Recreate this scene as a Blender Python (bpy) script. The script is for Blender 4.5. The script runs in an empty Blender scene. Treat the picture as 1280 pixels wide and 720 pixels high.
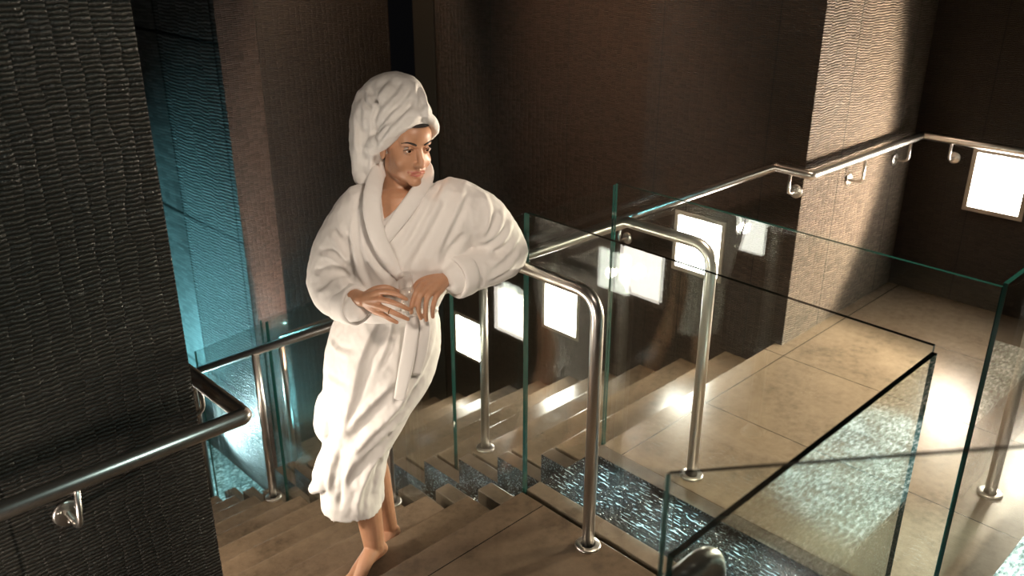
import bpy, bmesh, math, random
import numpy as np
from mathutils import Vector, Matrix, noise as mnoise
random.seed(7)
scn = bpy.context.scene
COL = scn.collection
PI = math.pi

# ------------------------------------------------------------------ helpers
def link(name, me, mats=(), parent=None):
    o = bpy.data.objects.new(name, me)
    COL.objects.link(o)
    for m in (mats if isinstance(mats, (list, tuple)) else [mats]):
        me.materials.append(m)
    if parent is not None:
        o.parent = parent
    return o

def from_bm(name, bm, mats=(), parent=None, smooth=False):
    me = bpy.data.meshes.new(name)
    bmesh.ops.recalc_face_normals(bm, faces=bm.faces[:])
    bm.to_mesh(me); bm.free()
    if smooth:
        for p in me.polygons: p.use_smooth = True
    return link(name, me, mats, parent)

def tag(o, label, cat, group=None):
    o['label'] = label; o['category'] = cat
    if group: o['group'] = group
    return o

def thing(name, label, cat, loc=(0, 0, 0), group=None):
    o = bpy.data.objects.new(name, None); COL.objects.link(o)
    o.location = loc; o.empty_display_size = .05
    return tag(o, label, cat, group)

def struct(name, bm, mats, smooth=False):
    o = from_bm(name, bm, mats, None, smooth); o['kind'] = 'structure'
    return o

def add_box(bm, x0, x1, y0, y1, z0, z1, bevel=0.0, mi=0, org=(0, 0, 0)):
    t = bmesh.new()
    r = bmesh.ops.create_cube(t, size=1.0)
    for v in t.verts:
        v.co = Vector(((x0 + x1) / 2 + v.co.x * (x1 - x0) - org[0],
                       (y0 + y1) / 2 + v.co.y * (y1 - y0) - org[1],
                       (z0 + z1) / 2 + v.co.z * (z1 - z0) - org[2]))
    if bevel:
        bmesh.ops.bevel(t, geom=t.edges[:], offset=bevel, segments=2, profile=.5, affect='EDGES')
    for f in t.faces: f.material_index = mi
    merge(bm, t)

def merge(bm, t):
    vm = {}
    for v in t.verts: vm[v] = bm.verts.new(v.co)
    for f in t.faces:
        nf = bm.faces.new([vm[v] for v in f.verts]); nf.material_index = f.material_index; nf.smooth = f.smooth
    t.free()

def fillet(pts, rad, n=7):
    """polyline with rounded corners; rad is one number or one per inner corner"""
    pts = [Vector(p) for p in pts]
    out = [pts[0]]
    for i in range(1, len(pts) - 1):
        r = rad[i - 1] if isinstance(rad, (list, tuple)) else rad
        a, b, c = pts[i - 1], pts[i], pts[i + 1]
        u = (a - b).normalized(); w = (c - b).normalized()
        if r <= 0: out.append(b); continue
        half = u.angle(w) / 2
        d = min(r / max(math.tan(half), 1e-3), (a - b).length * .49, (c - b).length * .49)
        p0, p1 = b + u * d, b + w * d
        for k in range(n + 1):
            t = k / n
            out.append(p0 * (1 - t) ** 2 + b * 2 * t * (1 - t) + p1 * t * t)
    out.append(pts[-1])
    return out

def add_tube(bm, pts, r, n=16, cap=True, radii=None, org=(0, 0, 0)):
    pts = [Vector(p) - Vector(org) for p in pts]
    rings = []
    up = None
    for i, p in enumerate(pts):
        if i == 0: d = pts[1] - p
        elif i == len(pts) - 1: d = p - pts[i - 1]
        else: d = (pts[i + 1] - p).normalized() + (p - pts[i - 1]).normalized()
        d.normalize()
        if up is None:
            up = Vector((0, 0, 1)) if abs(d.z) < .9 else Vector((1, 0, 0))
        a = d.cross(up).normalized(); b = a.cross(d).normalized(); up = b
        rr = radii[i] if radii else r
        # keep the tube's width through sharp mitres
        rings.append([bm.verts.new(p + (a * math.cos(2 * PI * k / n) + b * math.sin(2 * PI * k / n)) * rr) for k in range(n)])
    for i in range(len(rings) - 1):
        for k in range(n):
            f = bm.faces.new((rings[i][k], rings[i][(k + 1) % n], rings[i + 1][(k + 1) % n], rings[i + 1][k])); f.smooth = True
    if cap:
        for ring in (rings[0], rings[-1]): bm.faces.new(ring)

def add_lathe(bm, prof, origin, axis=(0, 0, 1), n=28, closed=False):
    """prof: (radius, height) pairs turned around axis at origin"""
    q = Vector((0, 0, 1)).rotation_difference(Vector(axis)); o = Vector(origin)
    rings = []
    for r, h in prof:
        if r < 1e-6: rings.append([bm.verts.new(o + q @ Vector((0, 0, h)))])
        else: rings.append([bm.verts.new(o + q @ Vector((r * math.cos(2 * PI * k / n), r * math.sin(2 * PI * k / n), h))) for k in range(n)])
    for a, b in zip(rings[:-1], rings[1:]):
        for k in range(n):
            k2 = (k + 1) % n
            if len(a) == 1 and len(b) == 1: continue
            if len(a) == 1: f = bm.faces.new((a[0], b[k2], b[k]))
            elif len(b) == 1: f = bm.faces.new((a[k], a[k2], b[0]))
            else: f = bm.faces.new((a[k], a[k2], b[k2], b[k]))
            f.smooth = True

# ------------------------------------------------------------------ materials
class NT:
    def __init__(s, name):
        s.m = bpy.data.materials.new(name); s.m.use_nodes = True
        s.t = s.m.node_tree; s.t.nodes.clear()
        s.out = s.t.nodes.new('ShaderNodeOutputMaterial')
    def n(s, typ, **kw):
        nd = s.t.nodes.new('ShaderNode' + typ)
        for k, v in kw.items():
            if k.startswith('i_'):
                key = k[2:]; key = int(key) if key.isdigit() else key.replace('_', ' ')
                s.set(nd.inputs[key], v)
            else: setattr(nd, k, v)
        return nd
    def set(s, sock, v):
        if hasattr(v, 'is_linked') or isinstance(v, bpy.types.NodeSocket): s.t.links.new(v, sock)
        else:
            if sock.type == 'RGBA' and len(v) == 3: v = (*v, 1)
            sock.default_value = v
    def math(s, op, a, b=None, clamp=False):
        nd = s.t.nodes.new('ShaderNodeMath'); nd.operation = op; nd.use_clamp = clamp
        s.set(nd.inputs[0], a)
        if b is not None: s.set(nd.inputs[1], b)
        return nd.outputs[0]
    def mix(s, f, a, b):
        nd = s.t.nodes.new('ShaderNodeMix'); nd.data_type = 'RGBA'
        s.set(nd.inputs[0], f); s.set(nd.inputs[6], a); s.set(nd.inputs[7], b)
        return nd.outputs[2]
    def ramp(s, f, stops):
        nd = s.t.nodes.new('ShaderNodeValToRGB'); el = nd.color_ramp.elements
        while len(el) < len(stops): el.new(.5)
        for e, (p, c) in zip(el, stops): e.position = p; e.color = (*c, 1) if len(c) == 3 else c
        s.set(nd.inputs[0], f); return nd.outputs[0]
    def pos(s):
        g = s.n('NewGeometry'); x = s.n('SeparateXYZ', i_0=g.outputs['Position']); return g.outputs['Position'], x.outputs
    def finish(s, sh): s.t.links.new(sh, s.out.inputs[0]); return s.m

def stone_wall(name, axis, row=.016, colw=.075, base=(.052, .040, .031), joint=.62, jphase=0.0, bump=1.0, rough=.36, zjoint=None, jw=.003, flat_from=None, depth=.008, groove_shade=.35):
    """dark split-faced stone: fine ridged courses broken into narrow woven columns"""
    s = NT(name); P, xyz = s.pos()
    u = xyz[axis]; v = xyz[2]
    nz = s.n('TexNoise', i_Vector=P, i_Scale=9.0, i_Detail=3.0)
    uu = s.math('ADD', u, s.math('MULTIPLY', nz.outputs[0], .05))
    ci = s.math('FLOOR', s.math('DIVIDE', uu, colw))
    wn = s.n('TexWhiteNoise', noise_dimensions='1D', i_W=ci)
    nf = s.n('TexNoise', i_Vector=P, i_Scale=38.0, i_Detail=2.0)
    vv = s.math('ADD', v, s.math('ADD', s.math('MULTIPLY', wn.outputs[0], row * .9), s.math('MULTIPLY', nf.outputs[0], row * .8)))
    ridge = s.math('ABSOLUTE', s.math('SINE', s.math('MULTIPLY', vv, PI / row)))
    ridge = s.math('POWER', ridge, .7)
    ri = s.math('FLOOR', s.math('DIVIDE', vv, row))
    cmb = s.n('CombineXYZ', i_0=ci, i_1=ri, i_2=0.0)
    wn2 = s.n('TexWhiteNoise', noise_dimensions='3D', i_Vector=cmb.outputs[0])
    h = s.math('MULTIPLY', ridge, s.math('ADD', .55, s.math('MULTIPLY', wn2.outputs[0], .6)))
    colh = s.math('ABSOLUTE', s.math('SUBTRACT', s.math('FRACT', s.math('DIVIDE', uu, colw)), .5))
    h = s.math('SUBTRACT', h, s.math('MULTIPLY', s.math('POWER', colh, 5.0), 9.0))
    big = s.n('TexNoise', i_Vector=P, i_Scale=5.0, i_Detail=4.0)
    h = s.math('ADD', h, s.math('MULTIPLY', big.outputs[0], .8))
    grit = s.n('TexNoise', i_Vector=P, i_Scale=220.0, i_Detail=2.0)
    h = s.math('ADD', h, s.math('MULTIPLY', grit.outputs[0], .6))
    ju = s.math('ABSOLUTE', s.math('SUBTRACT', s.math('FRACT', s.math('DIVIDE', s.math('ADD', u, jphase), joint)), .5))
    jm = s.math('LESS_THAN', ju, jw / joint)
    if zjoint:
        jz = s.math('ABSOLUTE', s.math('SUBTRACT', s.math('FRACT', s.math('DIVIDE', s.math('ADD', v, zjoint[1]), zjoint[0])), .5))
        jm = s.math('MAXIMUM', jm, s.math('LESS_THAN', jz, jw / zjoint[0]))
    if flat_from is not None: h = s.math('MULTIPLY', h, s.math('SUBTRACT', 1.0, s.math('MULTIPLY', s.math('GREATER_THAN', u, flat_from), .85)))
    h = s.math('SUBTRACT', h, s.math('MULTIPLY', jm, 2.0))
    bp = s.n('Bump', i_Strength=bump, i_Distance=depth, i_Height=h)
    c1 = tuple(k * .55 for k in base); c2 = tuple(min(1, k * 1.6) for k in base)
    col = s.mix(wn2.outputs[0], c1, c2)
    col = s.mix(s.math('MULTIPLY', big.outputs[0], .6), col, base)
    col = s.mix(s.math('MULTIPLY', s.math('SUBTRACT', 1.0, ridge), groove_shade), col, tuple(k * .25 for k in base))  # grooves between courses darkened in the colour, as their shade
    col = s.mix(jm, col, (.006, .005, .004))
    rg = s.math('ADD', rough - .12, s.math('MULTIPLY', grit.outputs[0], .3))
    b = s.n('BsdfPrincipled', i_Base_Color=col, i_Roughness=rg, i_Normal=bp.outputs[0])
    b.inputs['Specular IOR Level'].default_value = .45
    return s.finish(b.outputs[0])

def floor_stone(name, base=(.17, .128, .090), xl=None, yl=None, rough=.24):
    """honed brown limestone with joints at the given world lines"""
    s = NT(name); P, xyz = s.pos()
    n1 = s.n('TexNoise', i_Vector=P, i_Scale=3.2, i_Detail=6.0, i_Roughness=.62)
    n2 = s.n('TexNoise', i_Vector=P, i_Scale=26.0, i_Detail=5.0, i_Roughness=.7)
    f = s.math('ADD', s.math('MULTIPLY', n1.outputs[0], .60), s.math('MULTIPLY', n2.outputs[0], .50))
    col = s.ramp(f, [(.34, tuple(k * .50 for k in base)), (.54, base), (.80, tuple(k * 1.4 for k in base))])
    jm = None
    def line(c, at, per=None):
        d = s.math('ABSOLUTE', s.math('SUBTRACT', c, at)) if per is None else \
            s.math('MULTIPLY', s.math('ABSOLUTE', s.math('SUBTRACT', s.math('FRACT', s.math('DIVIDE', s.math('SUBTRACT', c, at - per / 2), per)), .5)), per)
        return s.math('LESS_THAN', d, .0022)
    for c, spec in ((xyz[0], xl), (xyz[1], yl)):
        for a in (spec or []):
            m = line(c, *a) if isinstance(a, tuple) else line(c, a)
            jm = m if jm is None else s.math('MAXIMUM', jm, m)
    hgt = s.math('MULTIPLY', n2.outputs[0], .5)
    if jm is not None:
        col = s.mix(jm, col, (.02, .016, .012)); hgt = s.math('SUBTRACT', hgt, jm)
    bp = s.n('Bump', i_Strength=.16, i_Distance=.004, i_Height=hgt)
    rg = s.math('ADD', rough - .05, s.math('MULTIPLY', n1.outputs[0], .10))
    b = s.n('BsdfPrincipled', i_Base_Color=col, i_Roughness=rg, i_Normal=bp.outputs[0])
    return s.finish(b.outputs[0])

def glass_sheet(name, tint=(.972, .994, .986), f0=.043, milk=0.0):
    """clear sheet: each face passes light with a faint green cast and mirrors by Schlick's law"""
    s = NT(name)
    g = s.n('NewGeometry')
    dt = s.n('VectorMath', operation='DOT_PRODUCT', i_0=g.outputs['Incoming'], i_1=g.outputs['Normal'])
    c = s.math('ABSOLUTE', dt.outputs['Value'])
    f = s.math('ADD', f0, s.math('MULTIPLY', s.math('POWER', s.math('SUBTRACT', 1.0, c, True), 5.0), 1 - f0))
    tr = s.n('BsdfTransparent', i_Color=tint); gl = s.n('BsdfGlossy', i_Color=(1, 1, 1), i_Roughness=.004)
    mx = s.n('MixShader', i_0=f, i_1=tr.outputs[0], i_2=gl.outputs[0])
    if milk:
        df = s.n('BsdfTranslucent', i_Color=(.9, .87, .83)); dd = s.n('BsdfDiffuse', i_Color=(.9, .87, .83))
        d2 = s.n('MixShader', i_0=.5, i_1=df.outputs[0], i_2=dd.outputs[0])
        mx = s.n('MixShader', i_0=milk, i_1=mx.outputs[0], i_2=d2.outputs[0])
    return s.finish(mx.outputs[0])

def simple(name, col, rough=.5, metal=0.0, spec=.5, bump=None, **kw):
    s = NT(name)
    b = s.n('BsdfPrincipled', i_Base_Color=col, i_Roughness=rough, i_Metallic=metal)
    b.inputs['Specular IOR Level'].default_value = spec
    for k, v in kw.items(): b.inputs[k.replace('_', ' ')].default_value = v
    if bump:
        P, _ = s.pos(); nz = s.n('TexNoise', i_Vector=P, i_Scale=bump[0], i_Detail=4.0)
        bp = s.n('Bump', i_Strength=bump[1], i_Distance=bump[2], i_Height=nz.outputs[0])
        s.set(b.inputs['Normal'], bp.outputs[0])
    return s.finish(b.outputs[0])

def brushed(name, col, rough=.27):
    s = NT(name); P, _ = s.pos()
    nz = s.n('TexNoise', i_Vector=P, i_Scale=60.0, i_Detail=4.0)
    rg = s.math('ADD', rough - .03, s.math('MULTIPLY', nz.outputs[0], .06))
    b = s.n('BsdfPrincipled', i_Base_Color=col, i_Metallic=1.0, i_Roughness=rg)
    return s.finish(b.outputs[0])

def emit(name, col, strength):
    s = NT(name); e = s.n('Emission', i_Color=col, i_Strength=strength); return s.finish(e.outputs[0])

def water_mat(name):
    """thin dark water running over ribbed tile"""
    s = NT(name); P, xyz = s.pos()
    mp = s.n('Mapping', i_Vector=P); mp.inputs['Scale'].default_value = (1.0, .22, 1.0)
    n1 = s.n('TexNoise', i_Vector=mp.outputs[0], i_Scale=85.0, i_Detail=2.0)
    w = s.math('SINE', s.math('MULTIPLY', xyz[0], 2 * PI / .020))
    n2 = s.n('TexNoise', i_Vector=P, i_Scale=48.0, i_Detail=3.0)
    vo = s.n('TexVoronoi', i_Vector=P, i_Scale=150.0)
    drop = s.math('SUBTRACT', 1.0, vo.outputs['Distance'])
    h = s.math('ADD', s.math('ADD', s.math('MULTIPLY', n1.outputs[0], .8), s.math('MULTIPLY', w, .45)), s.math('ADD', s.math('MULTIPLY', drop, .8), n2.outputs[0]))
    bp = s.n('Bump', i_Strength=1.0, i_Distance=.007, i_Height=h)
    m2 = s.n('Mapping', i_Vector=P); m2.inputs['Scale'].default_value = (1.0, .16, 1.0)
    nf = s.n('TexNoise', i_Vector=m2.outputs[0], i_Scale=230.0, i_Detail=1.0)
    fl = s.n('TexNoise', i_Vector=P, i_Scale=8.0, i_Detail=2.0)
    glint = s.math('GREATER_THAN', s.math('ADD', s.math('ADD', nf.outputs[0], s.math('MULTIPLY', w, .06)), s.math('MULTIPLY', fl.outputs[0], .35)), .86)  # pale streaks put into the colour as glints on the running water
    b = s.n('BsdfPrincipled', i_Base_Color=s.mix(glint, (.008, .011, .013), (.42, .52, .55)), i_Roughness=.12, i_Normal=bp.outputs[0])
    b.inputs['Specular IOR Level'].default_value = .8
    return s.finish(b.outputs[0])

def ripple_mat(name):
    s = NT(name); P, xyz = s.pos()
    mp = s.n('Mapping', i_Vector=P); mp.inputs['Scale'].default_value = (.45, 1.0, 1.0); mp.inputs['Rotation'].default_value = (0, 0, .5)
    n1 = s.n('TexNoise', i_Vector=mp.outputs[0], i_Scale=85.0, i_Detail=4.0, i_Roughness=.7)
    n2 = s.n('TexNoise', i_Vector=P, i_Scale=9.0, i_Detail=2.0)
    col = s.ramp(s.math('ADD', s.math('MULTIPLY', n1.outputs[0], .8), s.math('MULTIPLY', n2.outputs[0], .2)), [(.42, (.05, .09, .09)), (.52, (.28, .36, .35)), (.60, (.85, .92, .90))])  # pale streaks in the colour stand in for light on the ripples
    bp = s.n('Bump', i_Strength=1.0, i_Distance=.012, i_Height=n1.outputs[0])
    b = s.n('BsdfPrincipled', i_Base_Color=col, i_Roughness=.2, i_Normal=bp.outputs[0])
    return s.finish(b.outputs[0])

def wet_tile(name):
    s = NT(name); P, xyz = s.pos()
    n2 = s.n('TexNoise', i_Vector=P, i_Scale=95.0, i_Detail=5.0, i_Roughness=.75)
    bp = s.n('Bump', i_Strength=.9, i_Distance=.007, i_Height=n2.outputs[0])
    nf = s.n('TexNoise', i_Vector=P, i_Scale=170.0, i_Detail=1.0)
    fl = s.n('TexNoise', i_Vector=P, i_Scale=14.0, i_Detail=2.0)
    glint = s.math('GREATER_THAN', s.math('ADD', nf.outputs[0], s.math('MULTIPLY', fl.outputs[0], .35)), .80)  # light flecks in the base colour stand in for sparkle on wet tile
    b = s.n('BsdfPrincipled', i_Base_Color=s.mix(glint, (.009, .012, .014), (.30, .34, .36)), i_Roughness=.2, i_Normal=bp.outputs[0])
    b.inputs['Specular IOR Level'].default_value = .8
    return s.finish(b.outputs[0])

M = dict(
    wall_x=stone_wall('split stone facing along x', 0, row=.0105, colw=.042, base=(.036, .031, .026)),
    wall_y=stone_wall('split stone facing along y', 1, row=.0095, colw=.036, joint=.66, jphase=.13, base=(.034, .021, .013)),
    wall_lit=stone_wall('ribbed stone lit copy', 0, row=.0125, colw=.036, joint=.66, jphase=.10, base=(.19, .150, .115), bump=1.0, depth=.016, groove_shade=.75),  # lit copy of the wall stone, base colour raised in place of light
    wall_far=stone_wall('dark ribbed stone', 1, row=.009, colw=.036, joint=.66, jphase=.05, base=(.032, .023, .016)),
    pillar_y=stone_wall('pale split stone pier', 1, row=.022, colw=.09, joint=.80, jphase=.10, base=(.10, .10, .098), zjoint=(1.25, .53), bump=1.0, jw=.011, flat_from=5.91),
    pillar_x=stone_wall('split stone pier front', 0, row=.012, colw=.03, base=(.082, .050, .036), joint=9.0),
    wall_end=stone_wall('brown split stone', 0, row=.012, colw=.04, base=(.020, .0125, .0075), joint=9.0),
    jamb=simple('smooth dark render', (.022, .018, .012), .6, bump=(30, .2, .003)),
    floor=floor_stone('honed limestone landing', xl=[(3.06, .67)], yl=[1.893]),
    floor_near=floor_stone('honed brown limestone', base=(.125, .088, .060), yl=[1.885]),
    tread=floor_stone('limestone treads', base=(.15, .110, .075)),
    kerb=floor_stone('limestone kerb', base=(.13, .100, .074), rough=.32),
    steel=brushed('brushed stainless steel', (.74, .70, .66), .30),
    glass=glass_sheet('clear sheet glass'),
    glass_edge=simple('polished green glass edge', (.010, .055, .047), .1, 0, .9),
    pale_edge=simple('glass edge with painted glow', (.45, .80, .76), .35, 0, .8),  # pale teal colour stands in for light glowing in the edge
    slot=simple('dark glazing channel', (.012, .011, .01), .5),
    frame=simple('lamp frame', (.30, .25, .20), .5),
    lamp=emit('warm white diffuser', (1.0, .93, .82), 13.0), lamp_stair=emit('bright white diffuser', (1.0, .93, .82), 32.0),
    ripple=ripple_mat('rippling water with painted glints'),
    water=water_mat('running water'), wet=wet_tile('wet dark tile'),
    ceil=simple('dark ceiling plaster', (.03, .026, .022), .8, bump=(20, .2, .004)),
)

# ------------------------------------------------------------------ setting
RISE, GOING, NST = .15, .285, 10
XL, XN = .772, 1.955        # near flight, wall side and glass side
XF0, XF1 = 2.475, 3.83     # far flight
YE = 2.0
YB = YE + GOING * NST
ZB = -RISE * (NST + 1)

def box_struct(name, mats, *boxes, bevel=0):
    bm = bmesh.new()
    for b in boxes: add_box(bm, *b, bevel=bevel)
    return struct(name, bm, mats)

o = box_struct('floor', M['floor_near'], (-2.2, 1.985, -2.0, YE, -.3, 0.0), bevel=.003)
o = box_struct('floor', M['floor'], (2.455, 5.1, .30, YE, -.3, 0.0), bevel=.003)
o = box_struct('floor', M['tread'], (-.2, 1.985, YB - .02, 8.2, ZB - .3, ZB), (XF0, 6.0, YB - .02, 8.2, ZB - .3, ZB), bevel=.003)
# walls, each a solid block
bm = bmesh.new(); add_box(bm, -2.2, .77, 1.95, 5.6, ZB - .3, 3.4, bevel=.004); 
bm.normal_update()
for f in bm.faces: f.material_index = 1 if abs(f.normal.x) > .7 else 0
struct('wall_left', bm, [M['wall_x'], M['wall_y']])
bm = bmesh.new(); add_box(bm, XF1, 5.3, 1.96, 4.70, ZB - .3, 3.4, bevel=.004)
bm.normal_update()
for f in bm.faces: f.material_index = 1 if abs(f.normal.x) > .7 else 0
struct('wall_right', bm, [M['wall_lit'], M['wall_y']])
box_struct('trim_1', M['jamb'], (XF1 - .012, 4.2, 4.70, 4.92, ZB, 3.4), bevel=.004)
box_struct('wall_far', M['wall_far'], (5.06, 5.4, -.6, 1.96, -.3, 3.4))
box_struct('wall_end', M['wall_end'], (2.70, 3.835, 5.22, 5.6, ZB - .3, 3.4))
bm = bmesh.new(); add_box(bm, 2.462, 2.715, 5.04, 8.2, ZB - .6, 3.4, bevel=.004)
bm.normal_update()
for f in bm.faces: f.material_index = 1 if abs(f.normal.x) > .7 else 0
struct('wall_pier', bm, [M['pillar_x'], M['pillar_y']])
box_struct('wall_back', M['wall_x'], (-.2, 2.8, 8.0, 8.3, ZB - .6, 3.4))
box_struct('ceiling', M['ceil'], (-2.4, 6.2, -3.0, 8.4, 3.3, 3.5))
box_struct('wall_front', M['wall_x'], (-2.4, 5.4, -3.0, -2.8, -.3, 3.4))
box_struct('wall_side', M['wall_y'], (-1.15, -.95, -3.0, 1.949, -.3, 3.4))
box_struct('wall_far', M['wall_far'], (4.87, 5.059, -.6, 1.12, 0.0, 3.4))

# ------------------------------------------------------------------ stairs
def flight(name, x0, x1, label):
    t = thing(name, label, 'stairs', ((x0 + x1) / 2, YE, 0)); org = t.location
    for k in range(1, NST + 1):
        bm = bmesh.new()
        add_box(bm, x0, x1, YE + GOING * (k - 1) - .002, YE + GOING * k, -RISE * k - .28, -RISE * k, bevel=.005, org=org)
        from_bm('step', bm, M['tread'], t)
    return t
flight('staircase', XL, XN, 'brown stone staircase descending under the woman, with wide bare treads')
flight('staircase', XF0, XF1 - .001, 'far stone staircase descending along the wall with glowing square lights')

# ------------------------------------------------------------------ cascade between the flights
ch = thing('water_cascade', 'stepped dark water channel with stone kerbs running between the two glass balustrades', 'water feature', (2.23, YE, 0))
org = ch.location
def stepped(name, x0, x1, mats, drop0=0.0, drop1=0.0, thick=.4, y_end=YB, facex=None, bevel=.003):
    bm = bmesh.new()
    add_box(bm, x0, x1, .50, YE, -thick, -drop0, bevel=bevel, org=org)
    for k in range(1, NST + 1):
        z = -RISE * k - drop1
        add_box(bm, x0, x1, YE + GOING * (k - 1) - .01, YE + GOING * k, z - thick, z, bevel=bevel, org=org)
    if facex is not None:
        bm.normal_update()
        for f in bm.faces:
            if f.normal.x * facex > .9: f.material_index = 1
    return from_bm(name, bm, mats, ch)
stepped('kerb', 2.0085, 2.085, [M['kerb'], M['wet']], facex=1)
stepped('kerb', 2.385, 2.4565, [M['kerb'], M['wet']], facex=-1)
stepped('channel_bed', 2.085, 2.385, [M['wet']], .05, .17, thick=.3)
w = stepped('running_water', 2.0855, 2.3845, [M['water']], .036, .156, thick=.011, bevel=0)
# foot of the cascade: a shallow pool
po = thing('plunge_pool', 'shallow teal pool at the foot of the water cascade', 'pool', (2.23, YB, ZB - .3))
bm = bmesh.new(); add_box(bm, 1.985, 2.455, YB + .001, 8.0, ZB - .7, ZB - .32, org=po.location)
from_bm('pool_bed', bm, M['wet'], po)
bm = bmesh.new(); add_box(bm, 1.986, 2.454, YB, 7.99, ZB - .318, ZB - .24, org=po.location)
from_bm('pool_water', bm, M['ripple'], po)
# weir that feeds it, at the near end
we = thing('water_weir', 'low textured weir lit teal in the bottom right corner', 'water feature', (2.9, 0, 0))
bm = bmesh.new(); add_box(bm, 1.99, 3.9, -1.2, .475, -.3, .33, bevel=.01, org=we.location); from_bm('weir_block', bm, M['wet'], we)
bm = bmesh.new(); add_box(bm, 1.995, 3.895, -1.19, .47, .325, .35, bevel=.006, org=we.location); from_bm('water_sheet', bm, M['ripple'], we)

# flight the photographer stands on
t = thing('staircase', 'short stone staircase rising from the near landing behind the near glass', 'stairs', (.35, .6, 0))
for k in range(1, 4):
    bm = bmesh.new(); add_box(bm, -.5, .86, -2.0, .62 - GOING * (k - 1), RISE * (k - 1) if k > 1 else 0, RISE * k, bevel=.003, org=t.location)
    from_bm('step', bm, M['tread'], t)

# ------------------------------------------------------------------ glass
def pane(axis, pos, a0, a1, b0, b1, t0, t1, label, th=.0125, end=1):
    """upright sheet in the plane axis=pos; ends a0/a1 with bottoms b0/b1 and tops t0/t1"""
    bm = bmesh.new(); V = []
    for s in (-th / 2, th / 2):
        for a, z in ((a0, b0), (a1, b1), (a1, t1), (a0, t0)):
            V.append(bm.verts.new((pos + s, a, z) if axis == 0 else (a, pos + s, z)))
    c = sum((v.co for v in V), Vector()) / 8
    base = Vector((c.x, c.y, min(b0, b1)))
    for v in V: v.co -= base
    for idx, mi in (((0, 1, 2, 3), 0), ((7, 6, 5, 4), 0), ((0, 4, 5, 1), 1), ((1, 5, 6, 2), end), ((2, 6, 7, 3), 1), ((3, 7, 4, 0), 1)):
        f = bm.faces.new([V[i] for i in idx]); f.material_index = mi
    o = from_bm('glass_panel', bm, [M['glass'], M['glass_edge'], M['pale_edge']]); o.location = base
    return tag(o, label, 'glass panel')
S = RISE / GOING
def zs(y): return -(y - YE) * S
PG = .006
pane(0, 2.0, .642, YE - PG, -.06, -.06, 1.118, 1.126, 'near glass panel standing level beside the landing, right of the bent handrail post')
yj = [2.0, 2.97, 3.945, 4.95]
nl = ['near sloping glass panel at the stair top, just behind the woman\'s elbow',
      'near sloping glass panel half hidden behind the woman\'s robe',
      'lowest near sloping glass panel, left of the woman above the teal pool']
for i in range(3):
    a, b = yj[i] + PG, yj[i + 1] - PG
    pane(0, 2.0, a, b, zs(a) - .16, zs(b) - .16, zs(a) + 1.126 - .02 * (i + (a - yj[i])), zs(b) + 1.126 - .02 * (i + 1), nl[i])
pane(0, 2.465, .652, YE - PG, -.06, -.06, 1.128, 1.136, 'far level glass panel beside the far landing, across the water channel')
fl = ['far sloping glass panel at the top of the far stairs', 'far sloping glass panel on the middle of the far stairs', 'far sloping glass panel at the foot of the far stairs, mostly behind the woman']
for i in range(3):
    a, b = yj[i] + PG, yj[i + 1] - PG
    pane(0, 2.465, a, b, zs(a) - .16, zs(b) - .16, zs(a) + 1.13, zs(b) + 1.13, fl[i])
pane(1, .648, 2.475, 4.6, -.06, -.06, 1.136, 1.136, 'glass panel at the right edge of the picture closing the far landing')
pane(1, .635, .965, 1.99, 0.0, 0.0, 1.105, 1.105, 'foreground glass panel with a thick dark top edge meeting the near glass corner')
pane(0, .93, -.65, .628, .30, -.02, 1.285 + .628 * .58 + .65 * .58 - .002, 1.285, 'nearest sloping glass panel at the bottom right, its upright edge glowing pale teal', end=2)

# ------------------------------------------------------------------ handrails
RR = .0215
def flange(bm, p, axis, org, r=.046):
    add_lathe(bm, [(0, 0), (r, 0), (r, .006), (r - .004, .009), (RR + .004, .009)], Vector(p) - Vector(org), axis, 32)
def rail(label, path, rad, posts=(), brackets=(), name='handrail'):
    t = thing(name, label, 'handrail', path[0]); org = t.location
    bm = bmesh.new(); add_tube(bm, fillet(path, rad), RR, 20, org=org); from_bm('rail_tube', bm, M['steel'], t)
    for (x, y, z0, z1) in posts:
        bm = bmesh.new(); add_tube(bm, [(x, y, z0), (x, y, z1)], RR * .95, 20, org=org); p = from_bm('post', bm, M['steel'], t)
        bm = bmesh.new(); flange(bm, (x, y, z0), (0, 0, 1), org); f = from_bm('flange', bm, M['steel'], p)
    for (wp, nrm, rp) in brackets:      # wall point, wall normal, point under the rail
        wp, nrm, rp = Vector(wp), Vector(nrm), Vector(rp)
        bm = bmesh.new(); add_tube(bm, fillet([wp, wp + nrm * (rp - wp).dot(nrm), rp], .03), .0075, 10, org=org); b = from_bm('bracket', bm, M['steel'], t)
        bm = bmesh.new(); add_lathe(bm, [(0, 0), (.034, 0), (.034, .005), (.030, .008), (0, .008)], wp - org, nrm, 26)
        for a in (.5, 2.6, 4.7):
            q = Vector((0, 0, 1)).rotation_difference(nrm)
            add_lathe(bm, [(.005, .008), (.005, .0105), (0, .0115)], wp - org + q @ Vector((.022 * math.cos(a), .022 * math.sin(a), 0)), nrm, 8)
        from_bm('bracket_plate', bm, M['steel'], b)
    return t
XR = 1.932
def zr(y): return .962 + zs(y)
YP = 1.615
rail('steel handrail on posts in front of the near glass, with the woman leaning on it',
     [(XR, YP, 0.0), (XR, YP, .962), (XR, YE - .02, .962), (XR, 4.88, zr(4.88) - .03), (XR, 4.88, ZB)], [.09, .03, .05],
     posts=[(XR, 2.80, -.45, zr(2.80)), (XR, 3.985, -1.05, zr(3.985) - .01)])
XQ = 2.545
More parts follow.
